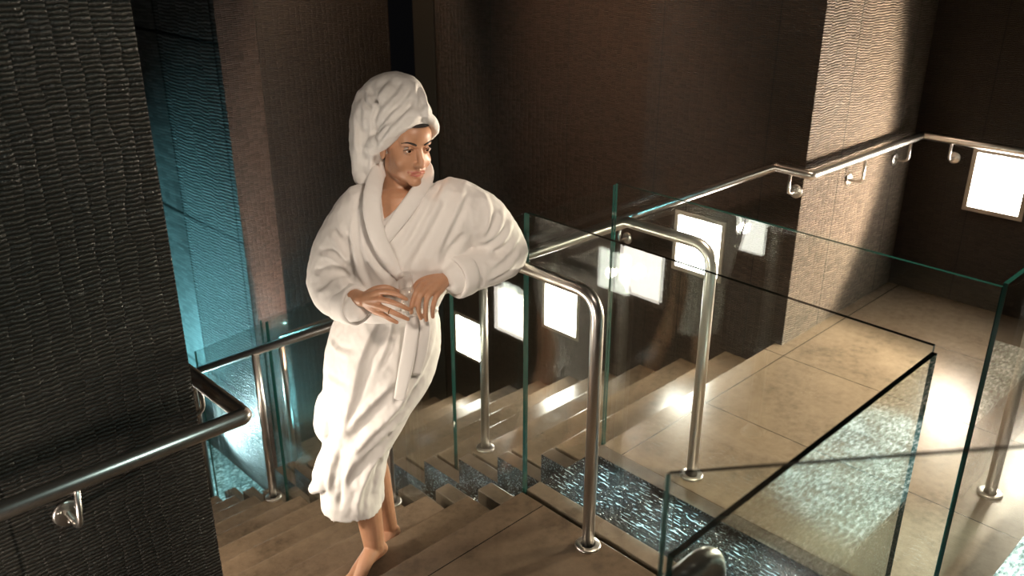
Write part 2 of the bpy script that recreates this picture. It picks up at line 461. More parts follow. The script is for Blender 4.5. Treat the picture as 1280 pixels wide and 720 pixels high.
t = rail('steel handrail on posts behind the far glass, dropping along the far stairs',
     [(XQ, 1.61, 0.0), (XQ, 1.61, .965), (XQ, YE, .965), (XQ, 4.85, zr(4.85)), (XQ, 4.85, ZB)], [.09, .03, .05],
     posts=[(XQ, 2.83, -.45, zr(2.83)), (XQ, 4.0, -1.05, zr(4.0))])
t = rail('steel handrail fixed along the textured far walls, bending round the lit corner',
     [(3.755, 4.6, .945 + zs(4.6) + .03), (3.755, 2.07, .938), (3.755, 1.885, .935), (4.98, 1.885, .925), (4.98, .2, .925)], [.02, .015, .02],
     brackets=[((3.83, 1.992, .82), (-1, 0, 0), (3.755, 1.992, .93)), ((4.304, 1.96, .79), (0, -1, 0), (4.304, 1.885, .925)),
               ((4.84, 1.96, .80), (0, -1, 0), (4.84, 1.885, .92)), ((5.06, 1.723, .815), (-1, 0, 0), (4.98, 1.723, .92)),
               ((3.83, 3.0, .32), (-1, 0, 0), (3.755, 3.0, .42))])
t = rail('dark steel handrail on the left stone wall in the foreground, turning the wall corner',
     [(-.94, 1.865, .89), (.855, 1.865, .875), (.855, 2.35, .875), (.855, 4.6, .875 + zs(4.6) + .18)], [.012, .03],
     brackets=[((.428, 1.95, .755), (0, -1, 0), (.44, 1.865, .87)), ((.77, 2.12, .775), (1, 0, 0), (.855, 2.12, .865))])
t = rail('steel handrail on a post in the right corner behind the far landing glass',
     [(3.272, .743, 0), (3.272, .743, .95), (4.7, .743, .95)], [.09])
t = rail('steel handrail bend at the bottom edge, just inside the nearest glass panel',
     [(1.22, .70, 0), (1.22, .70, .94), (.72, .70, .94), (.72, .70, 0)], [.07, .07])
# flanges for the bent ends
for t, x, y, z in [(o, *p) for o, p in zip([o for o in bpy.data.objects if o.name.startswith('handrail') and o.parent is None],
        [(XR, YP, 0), (XQ, 1.61, 0), None, None, (3.272, .743, 0), (1.22, .70, 0)]) if p]:
    bm = bmesh.new(); flange(bm, (x, y, z), (0, 0, 1), t.location); from_bm('flange', bm, M['steel'], t)

# ------------------------------------------------------------------ square wall lights
def wall_lamp(p, nrm, label, w=.30, h=.32, fw=.022, dif='lamp'):
    t = thing('wall_light', label, 'wall light', p, 'square recessed wall lights')
    n = Vector(nrm); u = Vector((0, 0, 1)).cross(n)
    def prism(bm, u0, u1, z0, z1, d0, d1):
        pts = [u * a + Vector((0, 0, c)) + n * d for d in (d0, d1) for a, c in ((u0, z0), (u1, z0), (u1, z1), (u0, z1))]
        V = [bm.verts.new(q) for q in pts]
        for i in ((0, 1, 2, 3), (4, 5, 6, 7), (0, 1, 5, 4), (1, 2, 6, 5), (2, 3, 7, 6), (3, 0, 4, 7)): bm.faces.new([V[k] for k in i])
    bm = bmesh.new(); W, H = w / 2, h / 2
    for a in ((-W, W, H - fw, H), (-W, W, -H, -H + fw), (-W, -W + fw, -H + fw, H - fw), (W - fw, W, -H + fw, H - fw)): prism(bm, *a, -.004, .009)
    from_bm('frame', bm, M['frame'], t)
    bm = bmesh.new(); prism(bm, -W + fw, W - fw, -H + fw, H - fw, -.003, .003); from_bm('diffuser', bm, M[dif], t)
    return t
for i, (y, z) in enumerate([(2.515, .40), (3.51, -.305), (4.42, -.83)]):
    wall_lamp((XF1, y, z), (-1, 0, 0), ['glowing square light on the stair wall behind the bend of the far handrail',
        'glowing square light on the stair wall, seen just left of the front handrail post',
        'lowest glowing square light on the stair wall, beside the woman\'s hip'][i], .32, .34, .022, 'lamp_stair')
wall_lamp((5.06, 1.475, .715), (-1, 0, 0), 'large glowing square light under the handrail at the right edge', .31, .35, .024, 'lamp_stair')
for i, (y, z) in enumerate([(2.43, .45), (3.35, -.08), (4.28, -.60)]):
    wall_lamp((XL - .002, y, z), (1, 0, 0), ['square light on the hidden stair wall, its mirror image left of the bent far handrail',
        'square light on the hidden stair wall, its pale mirror image just below the woman\'s elbow',
        'square light lowest on the hidden stair wall, its mirror image half hidden behind the robe'][i], .30, .32)

# ------------------------------------------------------------------ lights
def area(name, loc, to, size, power, col, spread=180):
    l = bpy.data.lights.new(name, 'AREA'); l.size = size; l.energy = power; l.color = col; l.spread = math.radians(spread)
    o = bpy.data.objects.new(name, l); COL.objects.link(o); o.location = loc
    o.rotation_euler = (Vector(to) - Vector(loc)).to_track_quat('-Z', 'Y').to_euler(); return o
def spot(name, loc, to, power, col, ang, blend=.6, rad=.03):
    l = bpy.data.lights.new(name, 'SPOT'); l.energy = power; l.color = col; l.spot_size = math.radians(ang); l.spot_blend = blend; l.shadow_soft_size = rad
    o = bpy.data.objects.new(name, l); COL.objects.link(o); o.location = loc
    o.rotation_euler = (Vector(to) - Vector(loc)).to_track_quat('-Z', 'Y').to_euler(); return o
WARM = (1.0, .80, .58); WW = (1.0, .84, .69); TEAL = (.28, .85, .95)
wall_lamp((4.87, .90, .69), (-1, 0, 0), 'square light beyond the right edge that lights the textured corner wall', .33, .37, .022, 'lamp_stair')
wall_lamp((-.95, 1.25, .52), (1, 0, 0), 'square light low on the landing wall beside the left handrail', .30, .32, .022, 'lamp_stair')

spot('unseen_spot', (3.0, 1.0, 3.15), (3.05, 1.2, 0), 330, WARM, 56)
area('wall_lamp_glow', (4.862, .90, .69), (3.862, .90, .69), .28, 9, WARM)
spot('wall_lamp_beam', (4.85, .90, .69), (3.6, 1.66, .95), 680, (1.0, .83, .64), 112, .3, .08)
spot('wall_lamp_beam', (-.90, 1.25, .52), (1.4, 2.15, .75), 70, WW, 46, .7, .12)
spot('wall_lamp_beam', (.80, 2.43, .45), (1.6, 2.45, .40), 22, (1, .84, .68), 130, .6, .03)
spot('wall_lamp_beam', (.80, 3.35, -.08), (1.6, 3.1, -.15), 26, WARM, 140, .6, .03)
spot('unseen_spot', (.9, -.2, 3.15), (1.5, 2.15, .9), 235, WW, 26, .9, .15)  # unseen fill lamp added to brighten the woman from the front
spot('unseen_spot', (1.3, 3.5, 3.15), (1.4, 3.3, -.8), 110, WARM, 50)
spot('unseen_spot', (3.35, 4.75, 3.2), (3.55, 5.22, 1.2), 130, (1.0, .66, .42), 60)
spot('unseen_spot', (2.7, 3.5, 3.2), (3.83, 3.25, 1.55), 240, (1.0, .62, .40), 52, 1.0, .1)
spot('unseen_spot', (2.62, 4.70, -.9), (2.59, 5.04, .1), 60, (1.0, .60, .40), 60, .9, .02)
spot('unseen_spot', (1.2, -1.2, 3.0), (-.1, 1.95, 1.5), 130, (.62, .85, .80), 50, .9, .1)
# teal light of the water feature: at the weir and at the foot of the pier; unseen spots added over the channel
for _y in (.8, 1.12, 1.44, 1.76):
    spot('teal_spot', (2.235, _y, 3.25), (2.235, _y + .04, 0), 1300, (.6, .95, 1.0), 5.4, .3, .05)  # narrow overhead spots, added only to raise glints on the channel
spot('teal_spot', (2.7, -.5, 1.9), (2.6, .33, .35), 520, (.72, .96, .94), 30, .5, .03)
spot('teal_spot', (1.2, 7.0, ZB + .1), (2.46, 6.3, -.75), 330, TEAL, 64, .6, .003)
spot('teal_spot', (2.30, 5.75, ZB - .05), (2.46, 5.6, -1.5), 60, (.6, .95, 1.0), 150, .9, .02)
spot('teal_spot', (2.22, 5.3, ZB + .6), (2.3, 5.6, -1.9), 40, (.5, .95, 1.0), 110, .9, .004)
spot('teal_spot', (2.95, 4.98, ZB + .05), (2.95, 5.2, -1.0), 26, TEAL, 120, .9, .02)
spot('unseen_spot', (2.9, 2.1, 3.2), (3.83, 2.3, 1.7), 50, (1.0, .70, .48), 60, 1.0, .1)
for _y, _z, _e in ((2.515, .40, 26), (3.51, -.305, 30), (4.42, -.83, 20)):
    spot('wall_lamp_beam', (3.80, _y, _z), (2.8, _y, _z - .55), _e, (1, .86, .70), 130, .7, .05)


# ------------------------------------------------------------------ the woman
# worked in her own frame: x to the side, -y towards the landing, z up
def ell(bm, c, r, rot=None, seg=24):
    t = bmesh.new(); bmesh.ops.create_uvsphere(t, u_segments=seg, v_segments=seg // 2, radius=1.0)
    c = Vector(c)
    for v in t.verts:
        q = Vector((v.co.x * r[0], v.co.y * r[1], v.co.z * r[2]))
        v.co = (rot @ q if rot is not None else q) + c
    merge(bm, t)

def spline(pts, n=6):
    """Catmull-Rom through rows of numbers (position, and radius if given)"""
    P = [np.array(p, float) for p in pts]
    if len(P) < 3 or n < 2: 
        return P
    P = [2 * P[0] - P[1]] + P + [2 * P[-1] - P[-2]]
    out = []
    for i in range(1, len(P) - 2):
        a, b, c, d = P[i - 1:i + 3]
        for k in range(n):
            t = k / n
            out.append(.5 * (2 * b + (c - a) * t + (2 * a - 5 * b + 4 * c - d) * t * t + (3 * b - a - 3 * c + d) * t ** 3))
    out.append(P[-2]); return out

def limb(bm, pts, n=6, seg=14, flat=None):
    """round tapered limb; pts = (point, radius); rounded ends"""
    rows = spline([tuple(p) + (r,) for p, r in pts], n)
    pos = [Vector(q[:3]) for q in rows]; rad = [max(.0008, q[3]) for q in rows]
    d0 = (pos[0] - pos[1]).normalized(); d1 = (pos[-1] - pos[-2]).normalized()
    P, R = [], []
    for a in (1.0, .87, .5): P.append(pos[0] + d0 * rad[0] * a); R.append(rad[0] * max(.05, math.sqrt(1 - a * a)))
    P += pos; R += rad
    for a in (.5, .87, 1.0): P.append(pos[-1] + d1 * rad[-1] * a); R.append(rad[-1] * max(.05, math.sqrt(1 - a * a)))
    add_tube(bm, P, 0, seg, True, R)

def loft(bm, rings, n=64, dish=0.0):
    """rings: (cx, cy, z, half width, half depth, squareness[, tilt of z over x])"""
    rows = spline(rings, 5); prev = None; first = None
    for q in rows:
        cx, cy, z, a, b, e, tz = q
        ring = []
        for k in range(n):
            t = 2 * PI * k / n; c, s = math.cos(t), math.sin(t)
            x = math.copysign(abs(c) ** (2 / e), c) * a; y = math.copysign(abs(s) ** (2 / e), s) * b
            ring.append(bm.verts.new((cx + x, cy + y, z + tz * x)))
        if prev:
            for k in range(n): bm.faces.new((prev[k], prev[(k + 1) % n], ring[(k + 1) % n], ring[k]))
        else: first = ring
        prev = ring
    for ring, up in ((first, 0), (prev, dish)):
        c = sum((v.co for v in ring), Vector()) / n; c.z += up
        cv = bm.verts.new(c)
        for k in range(n): bm.faces.new((ring[k], ring[(k + 1) % n], cv))

def fuse(bm, voxel, smooth=3, lam=.5):
    """weld overlapping closed pieces into one skin"""
    bmesh.ops.recalc_face_normals(bm, faces=bm.faces[:])
    me = bpy.data.meshes.new('t'); bm.to_mesh(me); bm.free()
    o = bpy.data.objects.new('t', me); COL.objects.link(o)
    md = o.modifiers.new('r', 'REMESH'); md.mode = 'VOXEL'; md.voxel_size = voxel; md.adaptivity = 0
    dg = bpy.context.evaluated_depsgraph_get()
    out = bpy.data.meshes.new_from_object(o.evaluated_get(dg))
    bpy.data.objects.remove(o); bpy.data.meshes.remove(me)
    relax(out, smooth, lam)
    for p in out.polygons: p.use_smooth = True
    return out

def getv(me):
    a = np.empty(len(me.vertices) * 3); me.vertices.foreach_get('co', a); return a.reshape(-1, 3)
def setv(me, V): me.vertices.foreach_set('co', V.ravel()); me.update()
def getn(me):
    a = np.empty(len(me.vertices) * 3); me.vertex_normals.foreach_get('vector', a); return a.reshape(-1, 3)
def edges(me):
    e = np.empty(len(me.edges) * 2, dtype=np.int64); me.edges.foreach_get('vertices', e); return e.reshape(-1, 2)
def relax(me, it, lam=.5, w=None):
    V = getv(me); e = edges(me); n = len(V)
    deg = np.bincount(e.ravel(), minlength=n).astype(float)[:, None]; deg[deg == 0] = 1
    for _ in range(it):
        acc = np.zeros_like(V)
        for k in range(3):
            acc[:, k] = np.bincount(e[:, 0], V[e[:, 1], k], n) + np.bincount(e[:, 1], V[e[:, 0], k], n)
        d = (acc / deg - V) * lam
        V = V + (d if w is None else d * w[:, None])
    setv(me, V)

VIEW = np.array([0.0, -2.66, 2.05])      # where the folds were looked at from; only gives their facing side
def seg_dist(Q, pts):
    """distance and signed side of points Q (n,2) from a polyline"""
    pts = np.array(pts); best = np.full(len(Q), 1e9); side = np.zeros(len(Q)); along = np.zeros(len(Q)); L = 0
    tot = np.linalg.norm(np.diff(pts, axis=0), axis=1).sum()
    for a, b in zip(pts[:-1], pts[1:]):
        d = b - a; l = np.linalg.norm(d) + 1e-9; t = np.clip(((Q - a) @ d) / l ** 2, 0, 1)
        pr = a + t[:, None] * d; r = np.linalg.norm(Q - pr, axis=1)
        cr = d[0] * (Q[:, 1] - a[1]) - d[1] * (Q[:, 0] - a[0])
        m = r < best; best[m] = r[m]; side[m] = np.sign(cr[m]); along[m] = ((L + t * l) / tot)[m]; L += l
    return best, side, along

def folds(me, items, front=True, smooth_after=1):
    """raise ridges, press valleys and lift edges on the cloth along drawn lines"""
    V = getv(me); N = getn(me)
    D = VIEW - V; D /= np.linalg.norm(D, axis=1)[:, None]
    f = np.clip((N * D).sum(1) * 2.2 - .1, 0, 1)
    off = np.zeros(len(V)); Q = V[:, [0, 2]]
    for kind, amp, w, pts in items:
        pp = np.array([(p[0], p[2]) for p in pts])
        pp = np.array([q for q in spline([tuple(p) for p in pp], 5)]) if len(pp) > 2 else pp
        r, s, al = seg_dist(Q, pp)
        taper = np.clip(np.minimum(al, 1 - al) * 5, .12, 1)
        if kind == 'r': off += amp * np.exp(-(r / w) ** 2) * taper
        elif kind == 'v': off -= amp * np.exp(-(r / w) ** 2) * taper
        elif kind == 'p': off += amp * (np.exp(-(r / w) ** 2) - .75 * np.exp(-((r * s - 1.7 * w) / w) ** 2)) * taper
        elif kind == 'e': off += amp * np.clip(.5 + .5 * s * r / w, 0, 1) * np.exp(-(np.maximum(0, s * r) / (w * 9)) ** 2) * np.where(s > 0, 1, np.exp(-(r / w) ** 2)) * taper
    V += N * (off * f)[:, None]; setv(me, V)
    if smooth_after: relax(me, smooth_after, .4)

def crumple(me, amp, scale, stretch=(1, 1, 1), seed=0.0):
    V = getv(me); N = getn(me)
    o = np.array([mnoise.fractal(Vector((v[0] * scale * stretch[0] + seed, v[1] * scale * stretch[1], v[2] * scale * stretch[2])), 1.0, 2.0, 3) for v in V])
    V += N * (amp * o)[:, None]; setv(me, V)

# --- head, in its own frame: x to her left, y out of the face, z up, origin between the ears at eye height
HC = Vector((-0.3266, -0.0000, 1.4037))
yaw, pit, rol = math.radians(35), math.radians(-4), math.radians(4)
fy = Vector((math.sin(yaw) * math.cos(pit), -math.cos(yaw) * math.cos(pit), math.sin(pit)))
fx = Vector((math.cos(yaw), math.sin(yaw), 0)); fz = -fx.cross(fy)
HR = Matrix((fx, fy, fz)).transposed() @ Matrix.Rotation(rol, 3, 'Y')
def H(x, y, z): return HC + HR @ Vector((x, y, z))
def HP(l): return [(H(*p[:3]), p[3]) for p in l]

body = bmesh.new()
def hell(c, r, seg=28): ell(body, H(*c), r, HR, seg)
hell((0, -.018, .034), (.074, .092, .088)); hell((0, .026, -.030), (.0605, .060, .088)); hell((0, .029, -.080), (.0465, .052, .035))
hell((0, .050, .040), (.056, .045, .045)); hell((0, .0690, -.1035), (.023, .0175, .0155))
for s in (-1, 1):
    hell((s * .036, .048, -.040), (.026, .0265, .028)); hell((s * .036, .012, -.066), (.018, .036, .034))
    limb(body, HP([(s * .010, .083, .014, .007), (s * .028, .081, .021, .0078), (s * .047, .062, .016, .0075)]))
    limb(body, HP([(s * .0165, .0780, -.0025, .0024), (s * .025, .0826, .0045, .0034), (s * .035, .0818, .0050, .0036), (s * .0460, .0715, -.0008, .0030)]), 6, 10)
    limb(body, HP([(s * .0165, .0775, -.0035, .0022), (s * .030, .0808, -.0078, .0030), (s * .0450, .0715, -.0035, .0024)]), 6, 10)
    hell((s * .0115, .0925, -.0420), (.0075, .0095, .0068), 16)
    hell((s * .0735, -.008, -.018), (.0075, .017, .030), 20)
    hell((s * .0245, .076, -.0715), (.007, .007, .006), 14)
limb(body, HP([(0, .079, .012, .0100), (0, .0885, -.010, .0098), (0, .1005, -.031, .0100), (0, .1035, -.0395, .0105)]))
limb(body, HP([(0, .090, -.047, .0055), (0, .086, -.062, .0055)]))
hell((0, .0535, -.070), (.033, .031, .029))
UP = [(-.0265, .0735, -.0690), (-.014, .0835, -.0690), (-.005, .0868, -.0665), (0, .0864, -.0674), (.005, .0868, -.0665), (.014, .0835, -.0690), (.0265, .0735, -.0690)]
LO = [(-.0200, .0765, -.0740), (-.010, .0840, -.0778), (0, .0858, -.0790), (.010, .0840, -.0778), (.0200, .0765, -.0740)]
limb(body, HP([p + (r,) for p, r in zip(UP, (.0016, .0024, .0029, .0027, .0029, .0024, .0016))]), 5, 10)
limb(body, HP([p + (r,) for p, r in zip(LO, (.0016, .0029, .0034, .0029, .0016))]), 5, 10)
# neck, chest, trunk and hips
nb = Vector((-0.3612, 0.0100, 1.2295))
limb(body, [(H(0, -.022, -.055), .051), (H(0, -.028, -.10), .049), (nb, .056), (Vector((-0.3627, 0.0050, 1.1888)), .075)], 6, 24)
ell(body, (-0.3574, -0.0000, 1.1289), (.135, .090, .13)); ell(body, (-0.3604, -0.0300, 1.2001), (.085, .060, .07)); ell(body, (-0.3605, -0.0000, 1.1691), (.15, .075, .055))
limb(body, [(Vector((-0.3646, 0.0100, 1.1119)), .10), (Vector((-0.4077, 0.0100, 0.8879)), .095), (Vector((-0.4298, 0.0200, 0.7055)), .115)], 6, 24)
# arms
sh_r, el_r, wr_r = Vector((-0.5012, -0.0000, 1.1904)), Vector((-0.5993, -0.0000, 0.9493)), Vector((-0.4596, -0.1850, 0.9620))
sh_l, el_l, wr_l = Vector((-0.1561, -0.0000, 1.2273)), Vector((-0.0160, 0.0850, 1.0065)), Vector((-0.2004, -0.1100, 1.0057))
limb(body, [(sh_r, .048), (sh_r.lerp(el_r, .5), .041), (el_r, .033), (Vector((-0.5448, -0.1000, 0.9468)), .031), (wr_r, .0240)], 6, 18)
limb(body, [(sh_l, .048), (sh_l.lerp(el_l, .5), .041), (el_l, .036), (el_l.lerp(wr_l, .35), .036), (wr_l, .0245)], 6, 18)
def hand(wrist, knuck, fingers, thumb, kr=.0115):
    """palm as rays from the wrist to the knuckles, then five tapered bent fingers"""
    for k in knuck:
        limb(body, [(wrist, .019), (wrist.lerp(Vector(k), .55), .0155), (Vector(k), kr)], 4, 12)
    for k, f in zip(knuck, fingers):
        rr = [.0098, .0088, .0079, .0066]
        limb(body, [(Vector(p), r) for p, r in zip([k] + list(f), rr)], 5, 12)
    limb(body, [(Vector(p), r) for p, r in zip(thumb, (.0165, .0125, .0105, .0082))], 5, 12)
hand(wr_r, [(-0.4016, -0.2150, 0.9990), (-0.3989, -0.2250, 0.9796), (-0.4028, -0.2250, 0.9558), (-0.4129, -0.2150, 0.9325)],
     [((-0.3695, -0.2350, 1.0076), (-0.3399, -0.2450, 1.0015), (-0.3168, -0.2430, 0.9875)),
      ((-0.3642, -0.2500, 0.9828), (-0.3326, -0.2580, 0.9732), (-0.3103, -0.2500, 0.9565)),
      ((-0.3705, -0.2500, 0.9538), (-0.3392, -0.2560, 0.9407), (-0.3147, -0.2460, 0.9228)),
      ((-0.3878, -0.2380, 0.9324), (-0.3679, -0.2460, 0.9228), (-0.3495, -0.2430, 0.9107))],
     ((-0.4466, -0.1850, 0.9728), (-0.4167, -0.1800, 0.9920), (-0.3833, -0.1720, 0.9939), (-0.3509, -0.1630, 0.9767)))
hand(wr_l, [(-0.2758, -0.1850, 1.0100), (-0.2559, -0.1920, 1.0024), (-0.2370, -0.1880, 0.9954), (-0.2237, -0.1760, 0.9823)],
     [((-0.2892, -0.2250, 1.0007), (-0.3013, -0.2380, 0.9695), (-0.3058, -0.2320, 0.9376)),
      ((-0.2774, -0.2280, 0.9889), (-0.2829, -0.2360, 0.9528), (-0.2786, -0.2220, 0.9143)),
      ((-0.2565, -0.2220, 0.9810), (-0.2622, -0.2280, 0.9438), (-0.2627, -0.2120, 0.9042)),
      ((-0.2340, -0.2050, 0.9708), (-0.2418, -0.2120, 0.9419), (-0.2439, -0.2000, 0.9094))],
     ((-0.2288, -0.1300, 1.0085), (-0.2617, -0.1500, 1.0141), (-0.2882, -0.1600, 1.0049), (-0.3059, -0.1650, 0.9829)))
# legs and feet: front foot on the first tread, rear foot on the second, both turned to the left wall
hipc = Vector((-0.4265, 0.0100, 0.7407))
an_f, an_b = Vector((-0.5048, -0.0600, -0.0866)), Vector((-0.4938, 0.2270, -0.2343))
kn_f, kn_b = Vector((-0.5315, -0.0600, 0.3418)), Vector((-0.5133, 0.0700, 0.2701))
limb(body, [(hipc + Vector((-.05, 0, 0)), .095), (hipc.lerp(kn_f, .5) + Vector((-.02, 0, 0)), .075), (kn_f, .052), (kn_f.lerp(an_f, .35), .050), (kn_f.lerp(an_f, .72), .045), (an_f, .0370)], 6, 20)
limb(body, [(hipc + Vector((.06, .01, 0)), .095), (hipc.lerp(kn_b, .5) + Vector((.03, .01, 0)), .075), (kn_b, .052), (kn_b.lerp(an_b, .35), .046), (kn_b.lerp(an_b, .75), .038), (an_b, .033)], 6, 20)
def foot(ankle, sole, d):
    """bare foot: heel behind the ankle, arched instep, ball and five toes along direction d"""
    d = Vector(d).normalized(); u = Vector((0, 0, 1)); s = d.cross(u)
    a = Vector((ankle.x, ankle.y, sole))
    def q(f, l, h): return a + d * f + s * l + u * h
    limb(body, [(q(-.042, 0, .028), .026), (q(-.025, 0, .045), .029), (ankle, .034)], 5, 16)
    limb(body, [(q(-.038, 0, .026), .025), (q(.03, .006, .026), .021), (q(.10, .012, .020), .019)], 5, 14)
    limb(body, [(ankle + d * .008, .033), (q(.06, -.006, .052), .027), (q(.115, -.012, .026), .022), (q(.14, -.016, .020), .018)], 5, 16)
    limb(body, [(q(.02, .012, .040), .028), (q(.09, .016, .028), .021), (q(.135, .018, .017), .015)], 5, 14)
    for k, (l, r, ln) in enumerate([(-.030, .0125, .062), (-.010, .0092, .058), (.006, .0085, .050), (.020, .008, .041), (.033, .0075, .030)]):
        limb(body, [(q(.125, l * .9, .018), r + .002), (q(.125 + ln * .6, l, .016), r), (q(.125 + ln, l * 1.03, .011), r * .9)], 4, 10)
    ell(body, q(-.004, .026, .075), (.012, .012, .012)); ell(body, q(.004, -.028, .082), (.012, .012, .012))
foot(an_f, -.15, (-.42, -.90, 0)); foot(an_b, -.30, (-.30, -.95, 0))
bme = fuse(body, .0027, 3, .45)
# soften the cheeks, jaw and brow more than the eyes and mouth
V = getv(bme); Q = (V - np.array(HC)) @ np.array(HR)
wt = ((np.abs(Q[:, 0]) < .09) & (Q[:, 1] > -.10) & (Q[:, 2] > -.135) & (Q[:, 2] < .13)).astype(float)
for c, r in (((.031, .08, -.001), .021), ((-.031, .08, -.001), .021), ((0, .09, -.073), .020), ((.012, .09, -.073), .018), ((-.012, .09, -.073), .018), ((0, .10, -.040), .014), ((.075, -.01, -.018), .03), ((-.075, -.01, -.018), .03)):
    wt *= np.clip((np.linalg.norm(Q - np.array(c), axis=1) - r) / .008, 0, 1)
relax(bme, 22, .5, wt)
# lips keep their own colour, carried as a soft mask on the skin
V = getv(bme)
def near(pts, r): 
    m = np.full(len(V), 9.0)
    pp = [np.array(p) for p in spline([tuple(H(*p)) for p in pts], 4)]
    for a, b in zip(pp[:-1], pp[1:]):
        dd = b - a; t = np.clip(((V - a) @ dd) / (dd @ dd), 0, 1); m = np.minimum(m, np.linalg.norm(V - a - t[:, None] * dd, axis=1))
    return np.clip((r - m) / .0022 + .5, 0, 1)
lip = np.maximum(near(UP, .0042), near(LO, .0048))
at = bme.attributes.new('lip', 'FLOAT', 'POINT'); at.data.foreach_set('value', lip.astype(np.float32))

s = NT('warm skin'); P_, _ = s.pos()
at_ = s.n('Attribute', attribute_name='lip')
nz = s.n('TexNoise', i_Vector=P_, i_Scale=45.0, i_Detail=3.0)
skin = s.mix(nz.outputs[0], (.46, .235, .135), (.56, .31, .19))
skin = s.mix(s.math('MULTIPLY', at_.outputs['Fac'], .75), skin, (.40, .10, .085))
bp = s.n('Bump', i_Strength=.08, i_Distance=.001, i_Height=s.n('TexNoise', i_Vector=P_, i_Scale=420.0).outputs[0])
b = s.n('BsdfPrincipled', i_Base_Color=skin, i_Roughness=.42, i_Normal=bp.outputs[0])
b.inputs['Subsurface Weight'].default_value = .12; b.inputs['Subsurface Radius'].default_value = (.012, .005, .003)
b.inputs['Subsurface Scale'].default_value = .5
M['skin'] = s.finish(b.outputs[0])
def cloth_mat(name, col, scale=900.0, waffle=None):
    s = NT(name); P_, xyz = s.pos()
    n1 = s.n('TexNoise', i_Vector=P_, i_Scale=scale, i_Detail=2.0)
    n2 = s.n('TexNoise', i_Vector=P_, i_Scale=70.0, i_Detail=3.0)
    h = s.math('ADD', n1.outputs[0], s.math('MULTIPLY', n2.outputs[0], .6))
    bp = s.n('Bump', i_Strength=.35, i_Distance=.0016, i_Height=h)
    b = s.n('BsdfPrincipled', i_Base_Color=col, i_Roughness=.88, i_Normal=bp.outputs[0])
    b.inputs['Sheen Weight'].default_value = .15; b.inputs['Specular IOR Level'].default_value = .2
    return s.finish(b.outputs[0])
M['robe'] = cloth_mat('white cotton robe', (.80, .77, .74)); M['terry'] = cloth_mat('white terry towel', (.82, .80, .77), 600.0)
M['hair'] = simple('dark brown hair', (.010, .006, .0045), .6, bump=(300, .5, .002))
M['sclera'] = simple('eye white', (.48, .44, .41), .2); M['iris'] = simple('brown iris', (.05, .025, .012), .1); M['pupil'] = simple('pupil', (.004, .004, .004), .08)

person = link('person', bme, M['skin'])
tag(person, 'person in a white robe and towel turban leaning on the rail with a small glass', 'person')
AH = math.radians(46)
ORG = Vector((2.66 * math.cos(AH), 2.66 * math.sin(AH), 0))
person.location = ORG; person.rotation_euler = (0, 0, AH - PI / 2)
def child(name, me_or_bm, mats, parent=None, smooth=True):
    if isinstance(me_or_bm, bmesh.types.BMesh): return from_bm(name, me_or_bm, mats, parent or person, smooth)
    return link(name, me_or_bm, mats, parent or person)

# eyes, brows, lashes and the hairline under the towel
gz = (HR @ Vector((math.sin(math.radians(6)), 1, -.10))).normalized()
for sgn in (-1, 1):
    bm = bmesh.new(); c = H(sgn * .0305, .0688, -.0008); R_ = .0125
    prof = [(R_ * math.sin(a), R_ * math.cos(a)) for a in [0, .10, .20, .30, .40, .50, .62, .8, 1.1, 1.5, 2.0, 2.6, PI]]
    prof[0] = (0, R_); prof[-1] = (0, -R_)
    add_lathe(bm, prof, c, gz, 24)
    for f in bm.faces:
        an = (f.calc_center_median() - c).angle(gz); f.material_index = 2 if an < .2 else (1 if an < .5 else 0)
    child('eye', bm, [M['sclera'], M['iris'], M['pupil']])
    bm = bmesh.new(); limb(bm, HP([(sgn * .0150, .0895, .0185, .0030), (sgn * .026, .0875, .0230, .0034), (sgn * .038, .0790, .0255, .0030), (sgn * .050, .0645, .0205, .0015)]), 6, 10)
    child('eyebrow', bm, M['hair'])
    bm = bmesh.new(); limb(bm, HP([(sgn * .0175, .0800, .0005, .0008), (sgn * .025, .0842, .0052, .0013), (sgn * .035, .0838, .0055, .0014), (sgn * .0485, .0730, .0000, .0009)]), 6, 8)
    child('eyelashes', bm, M['hair'])
bm = bmesh.new(); ell(bm, H(0, -.0175, .0345), (.0775, .0955, .0905), HR, 48); ell(bm, H(0, .0495, .042), (.0585, .0480, .0475), HR, 48)
hi = HR.inverted()
for v in list(bm.verts):
    q = hi @ (v.co - HC)
    if q.z < .0685 - .9 * max(0, .055 - q.y) or q.z < -.03: bm.verts.remove(v)
child('hair', bm, M['hair'])

# --- robe: trunk, skirt and both sleeves welded into one cloth
rb = bmesh.new()
loft(rb, [(-0.3179, 0.0200, 1.2605, 0.1463, 0.060, 2.0, 0.00), (-0.3147, 0.0050, 1.2415, 0.1989, 0.088, 2.2, 0.00), (-0.3222, -0.0000, 1.1745, 0.2258, 0.118, 2.3, 0.00), (-0.3344, -0.0050, 1.0901, 0.2114, 0.128, 2.3, 0.00), (-0.3603, -0.0100, 0.9955, 0.1840, 0.130, 2.2, 0.00),
          (-0.3875, -0.0150, 0.9102, 0.1676, 0.132, 2.2, 0.00), (-0.4101, -0.0100, 0.8447, 0.1667, 0.124, 2.2, 0.00), (-0.4220, -0.0100, 0.7743, 0.1843, 0.135, 2.2, 0.00), (-0.4384, -0.0100, 0.6753, 0.1948, 0.148, 2.2, 0.00), (-0.4660, -0.0150, 0.5639, 0.1809, 0.142, 2.2, 0.00),
          (-0.5034, -0.0250, 0.4494, 0.1456, 0.130, 2.2, 0.00), (-0.5446, -0.0300, 0.3221, 0.1196, 0.122, 2.2, 0.00), (-0.5700, -0.0350, 0.1908, 0.1129, 0.118, 2.2, 0.00), (-0.5737, -0.0400, 0.1463, 0.1119, 0.116, 2.2, 0.02), (-0.5734, -0.0400, 0.0906, 0.1112, 0.116, 2.2, 0.03)], 72, .12)
